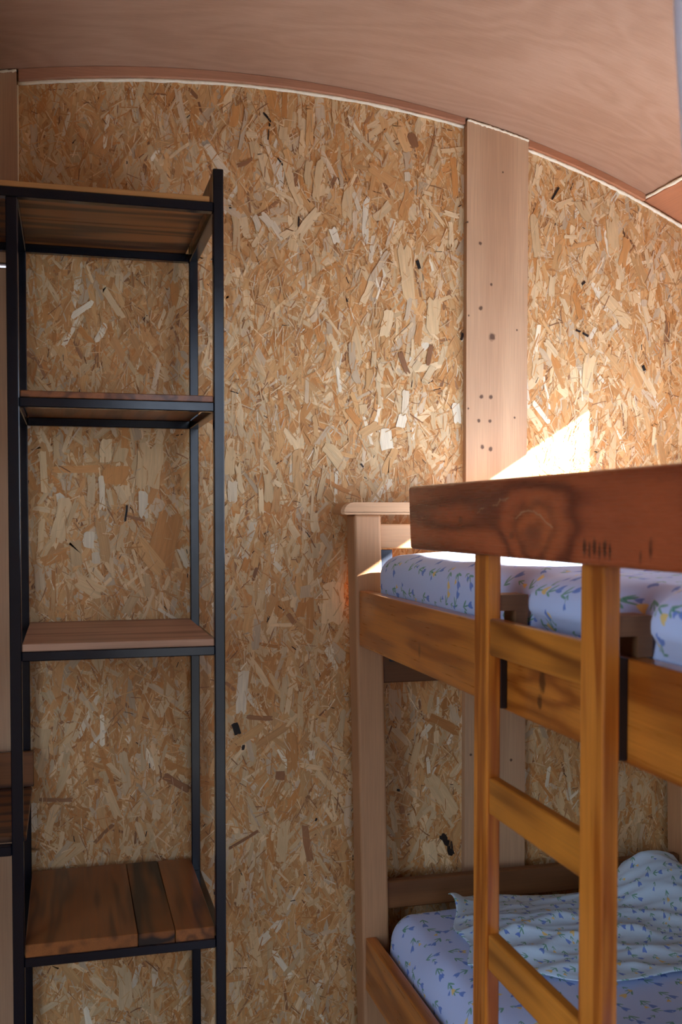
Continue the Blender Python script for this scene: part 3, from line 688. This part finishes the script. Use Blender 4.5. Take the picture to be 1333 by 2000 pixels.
# ------------------------------------------------------------------ mattresses
def mattress_mesh(x0, x1, y0, y1, z0, z1, r, side, crown=.012, ny=150, seed=1, wr=.0012, hard=False):
    """soft box; side(y, z01) pushes the left side out (+) or in (-); UV in metres"""
    R = random.Random(seed); ph = [(R.uniform(0, 6.28), R.uniform(4, 30), R.uniform(0, 6.28)) for _ in range(10)]
    prof = []                              # (x,z, nx, nz)
    nS, nC, nT = 12, 10, 26
    for i in range(nS): prof.append((x0, z0 + r * .6 + (z1 - z0 - r * 1.6) * i / nS, -1, 0))
    for i in range(nC + 1):
        a = math.pi - (math.pi / 2) * i / nC; prof.append((x0 + r + r * math.cos(a), z1 - r + r * math.sin(a), math.cos(a), math.sin(a)))
    for i in range(1, nT): prof.append((x0 + r + (x1 - x0 - 2 * r) * i / nT, z1, 0, 1))
    for i in range(nC + 1):
        a = math.pi / 2 - (math.pi / 2) * i / nC; prof.append((x1 - r + r * math.cos(a), z1 - r + r * math.sin(a), math.cos(a), math.sin(a)))
    for i in range(1, nS + 1): prof.append((x1, z1 - r - (z1 - z0 - r * 1.6) * i / nS, 1, 0))
    arc = [0.0]
    for p, q in zip(prof, prof[1:]): arc.append(arc[-1] + math.hypot(q[0] - p[0], q[1] - p[1]))
    stations = []                          # (y, inset)
    re = .062
    for i in range(9):
        a = math.pi / 2 * i / 8; stations.append((y1 - re + re * math.cos(math.pi / 2 - a) * 0 + re * math.sin(math.pi / 2 - a), re * (1 - math.sin(a))))
    for i in range(1, ny): stations.append((y1 - re - (y1 - y0 - 2 * re) * i / ny, 0.0))
    for i in range(9):
        a = math.pi / 2 * i / 8; stations.append((y0 + re - re * math.sin(a), re * (1 - math.cos(a))))
    V, UV, F = [], [], []
    n = len(prof); xc, zc = (x0 + x1) / 2, (z0 + z1) / 2
    vy = 0.0; last = None
    for j, (y, ins) in enumerate(stations):
        if last is not None: vy += math.hypot(y - last[0], ins - last[1])
        last = (y, ins)
        for i, (x, z, nx, nz) in enumerate(prof):
            t = (z - z0) / (z1 - z0)
            kx = max(0.0, -nx)
            X = x - side(y, t) * kx * (max(0.0, min(1.0, (t - .44) / .22)) if hard else min(1, t * 1.6)); Z = z
            if nz > .3: Z += crown * nz * (1 - ((x - xc) / (x1 - xc)) ** 2)
            w = sum(math.sin(a + k * y + 7 * (x + z)) * math.sin(c + k * .7 * (x - z) + 3 * y) for a, k, c in ph) * wr
            X += nx * (w - ins * .75); Z += nz * (w - ins)
            V.append((X, y, Z)); UV.append((arc[i], vy))
    for j in range(len(stations) - 1):
        for i in range(n - 1):
            F.append((j * n + i, j * n + i + 1, (j + 1) * n + i + 1, (j + 1) * n + i))
    F.append(tuple(range(n))[::-1]); F.append(tuple((len(stations) - 1) * n + i for i in range(n)))
    F += [tuple(j * n for j in range(len(stations)))[::-1] + tuple(j * n + n - 1 for j in range(len(stations)))] if False else []
    me = bpy.data.meshes.new('mattress'); me.from_pydata(V, [], F); me.update()
    bmm = bmesh.new(); bmm.from_mesh(me); bmesh.ops.recalc_face_normals(bmm, faces=bmm.faces); bmm.to_mesh(me); bmm.free()
    l = me.uv_layers.new(name='UVMap')
    li = np.empty(len(me.loops), dtype=np.int32); me.loops.foreach_get('vertex_index', li)
    l.data.foreach_set('uv', np.array(UV, dtype=np.float32)[li].ravel())
    return me
def side_up(y, t):
    """pressed in by the two hook blocks, bulging over the rail between them"""
    s = .030 * max(0.0, min(1.0, (1.46 - y) / .03))      # nearer than the far hook: bulges out
    s = s if y < 1.46 else .004
    g = lambda c, w: math.exp(-((y - c) / w) ** 4)
    dent = max(g(1.512, .045), g(1.150, .045))
    s = s * (1 - dent) - .010 * dent
    return s * (.55 + .6 * min(1, t))
mat_up = obj('mattress', mattress_mesh(.7005, 1.530, .47, 2.325, -.243, -.088, .045, side_up, seed=3, hard=True), M['cotton'], base=(1.1, 1.4, -.243), smooth=True)
tag(mat_up, 'mattress in pale blue tulip print sheet on the upper bunk', 'mattress')
mat_lo = obj('mattress', mattress_mesh(.714, 1.545, .47, 2.312, -1.086, -.934, .060, lambda y, t: -.012 * t, crown=.014, seed=5, wr=.0016), M['cotton'], base=(1.1, 1.4, -1.086), smooth=True)
tag(mat_lo, 'mattress in pale blue tulip print sheet on the lower bunk', 'mattress')

# crumpled top sheet on the lower bunk
def crumple():
    R = random.Random(11); nu, nv = 130, 110
    folds = [(R.uniform(-.9, .9), R.uniform(14, 36), R.uniform(0, 6.28), R.uniform(.3, 1)) for _ in range(7)]
    V, UV, F = [], [], []
    def top(x, y): return -.934 + .014 * (1 - ((x - 1.13) / .415) ** 2)
    for j in range(nv + 1):
        for i in range(nu + 1):
            u, v = i / nu, j / nv
            # outline on the mattress: far edge left -> right, near edge wanders
            fx = .865 + u * .60; fy = 2.265 - .02 * u + .03 * math.sin(u * 9)
            nx = .800 + u * .70; ny_ = 1.955 - .17 * math.sin(min(1, u * 2.2) * 1.57) + .13 * max(0, u - .45) - .10 * max(0, u - .8)
            x = fx + (nx - fx) * v + .010 * math.sin(v * 11 + u * 5); y = fy + (ny_ - fy) * v + .010 * math.sin(u * 17)
            edge = min(u, 1 - u, v, 1 - v) * 9; edge = max(0.0, min(1.0, edge))
            h = 0
            for a, k, c, w in folds:
                s = math.sin((math.cos(a) * (y - 2.1) * 1.0 + math.sin(a) * (x - 1.1) * .6) * k * 1.5 + c + 1.3 * math.sin(4 * x + a * 5) + 1.0 * math.sin(5 * y + c))
                h += w * (1 - abs(s)) ** 1.6
            h = h / 7 * .052
            heap = .105 * math.exp(-((x - 1.36) / .13) ** 2 - ((y - 2.17) / .13) ** 2) + .030 * math.exp(-((x - 1.05) / .18) ** 2 - ((y - 2.04) / .10) ** 2)
            lift = .030 * math.exp(-((u) / .05) ** 2 - ((v - .05) / .14) ** 2)
            z = top(x, y) + .005 + (h + heap) * (.25 + .75 * edge) + lift
            V.append((x, y, z)); UV.append((u * .95, v * .62))
    n = nu + 1
    for j in range(nv):
        for i in range(nu): F.append((j * n + i, (j + 1) * n + i, (j + 1) * n + i + 1, j * n + i + 1))
    me = bpy.data.meshes.new('sheet'); me.from_pydata(V, [], F); me.update()
    l = me.uv_layers.new(name='UVMap'); li = np.empty(len(me.loops), dtype=np.int32); me.loops.foreach_get('vertex_index', li)
    l.data.foreach_set('uv', np.array(UV, dtype=np.float32)[li].ravel())
    return me
sh = obj('bed_sheet', crumple(), M['cotton2'], base=(1.1, 2.0, -.93), smooth=True)
tag(sh, 'crumpled tulip print top sheet lying on the lower bunk', 'sheet')
md = sh.modifiers.new('thickness', 'SOLIDIFY'); md.thickness = .0018; md.offset = 1.0

# ------------------------------------------------------------------ white curtain beside the bunk, close to the camera
cur = thing('curtain', 'white curtain hanging at the right edge close to the camera', 'curtain', (.52, .62, -.75))
def curtain_cloth():
    bm = bmesh.new(); nu, nv = 90, 44; g = []
    for j in range(nv + 1):
        z = .93 - (.93 + .75) * j / nv; row = []
        gather = max(0.0, min(1.0, (.10 - z) / .6))
        for i in range(nu + 1):
            u = i / nu
            lead = .829 - .035 * max(0, min(1, (.45 - z) / .45)) - .22 * gather ** 1.3
            y = lead - u * (.40 - .15 * gather); x = .525 + .016 * math.sin(u * 34 + .4 * math.sin(z * 4)) * (1 - .3 * gather) + .004 * math.sin(z * 9 + u * 8)
            row.append(bm.verts.new((x, y, z)))
        g.append(row)
    for A, B in zip(g, g[1:]):
        for i in range(nu): bm.faces.new((A[i], A[i + 1], B[i + 1], B[i])).smooth = True
    bmesh.ops.solidify(bm, geom=list(bm.faces), thickness=.0015)
    return bm
obj('curtain_cloth', curtain_cloth(), M['curtain'], cur)
bm = bmesh.new(); tube(bm, [(.525, .90, .945), (.525, .40, .945)], .008, 12); obj('curtain_rod', bm, M['rod'], cur)
for y in (.87, .43):
    bm = bmesh.new(); tube(bm, [(.525, y, .945), (.525, y, ceil_z(.525) + .002)], .004, 8); obj('rod_hanger', bm, M['rod'], cur)
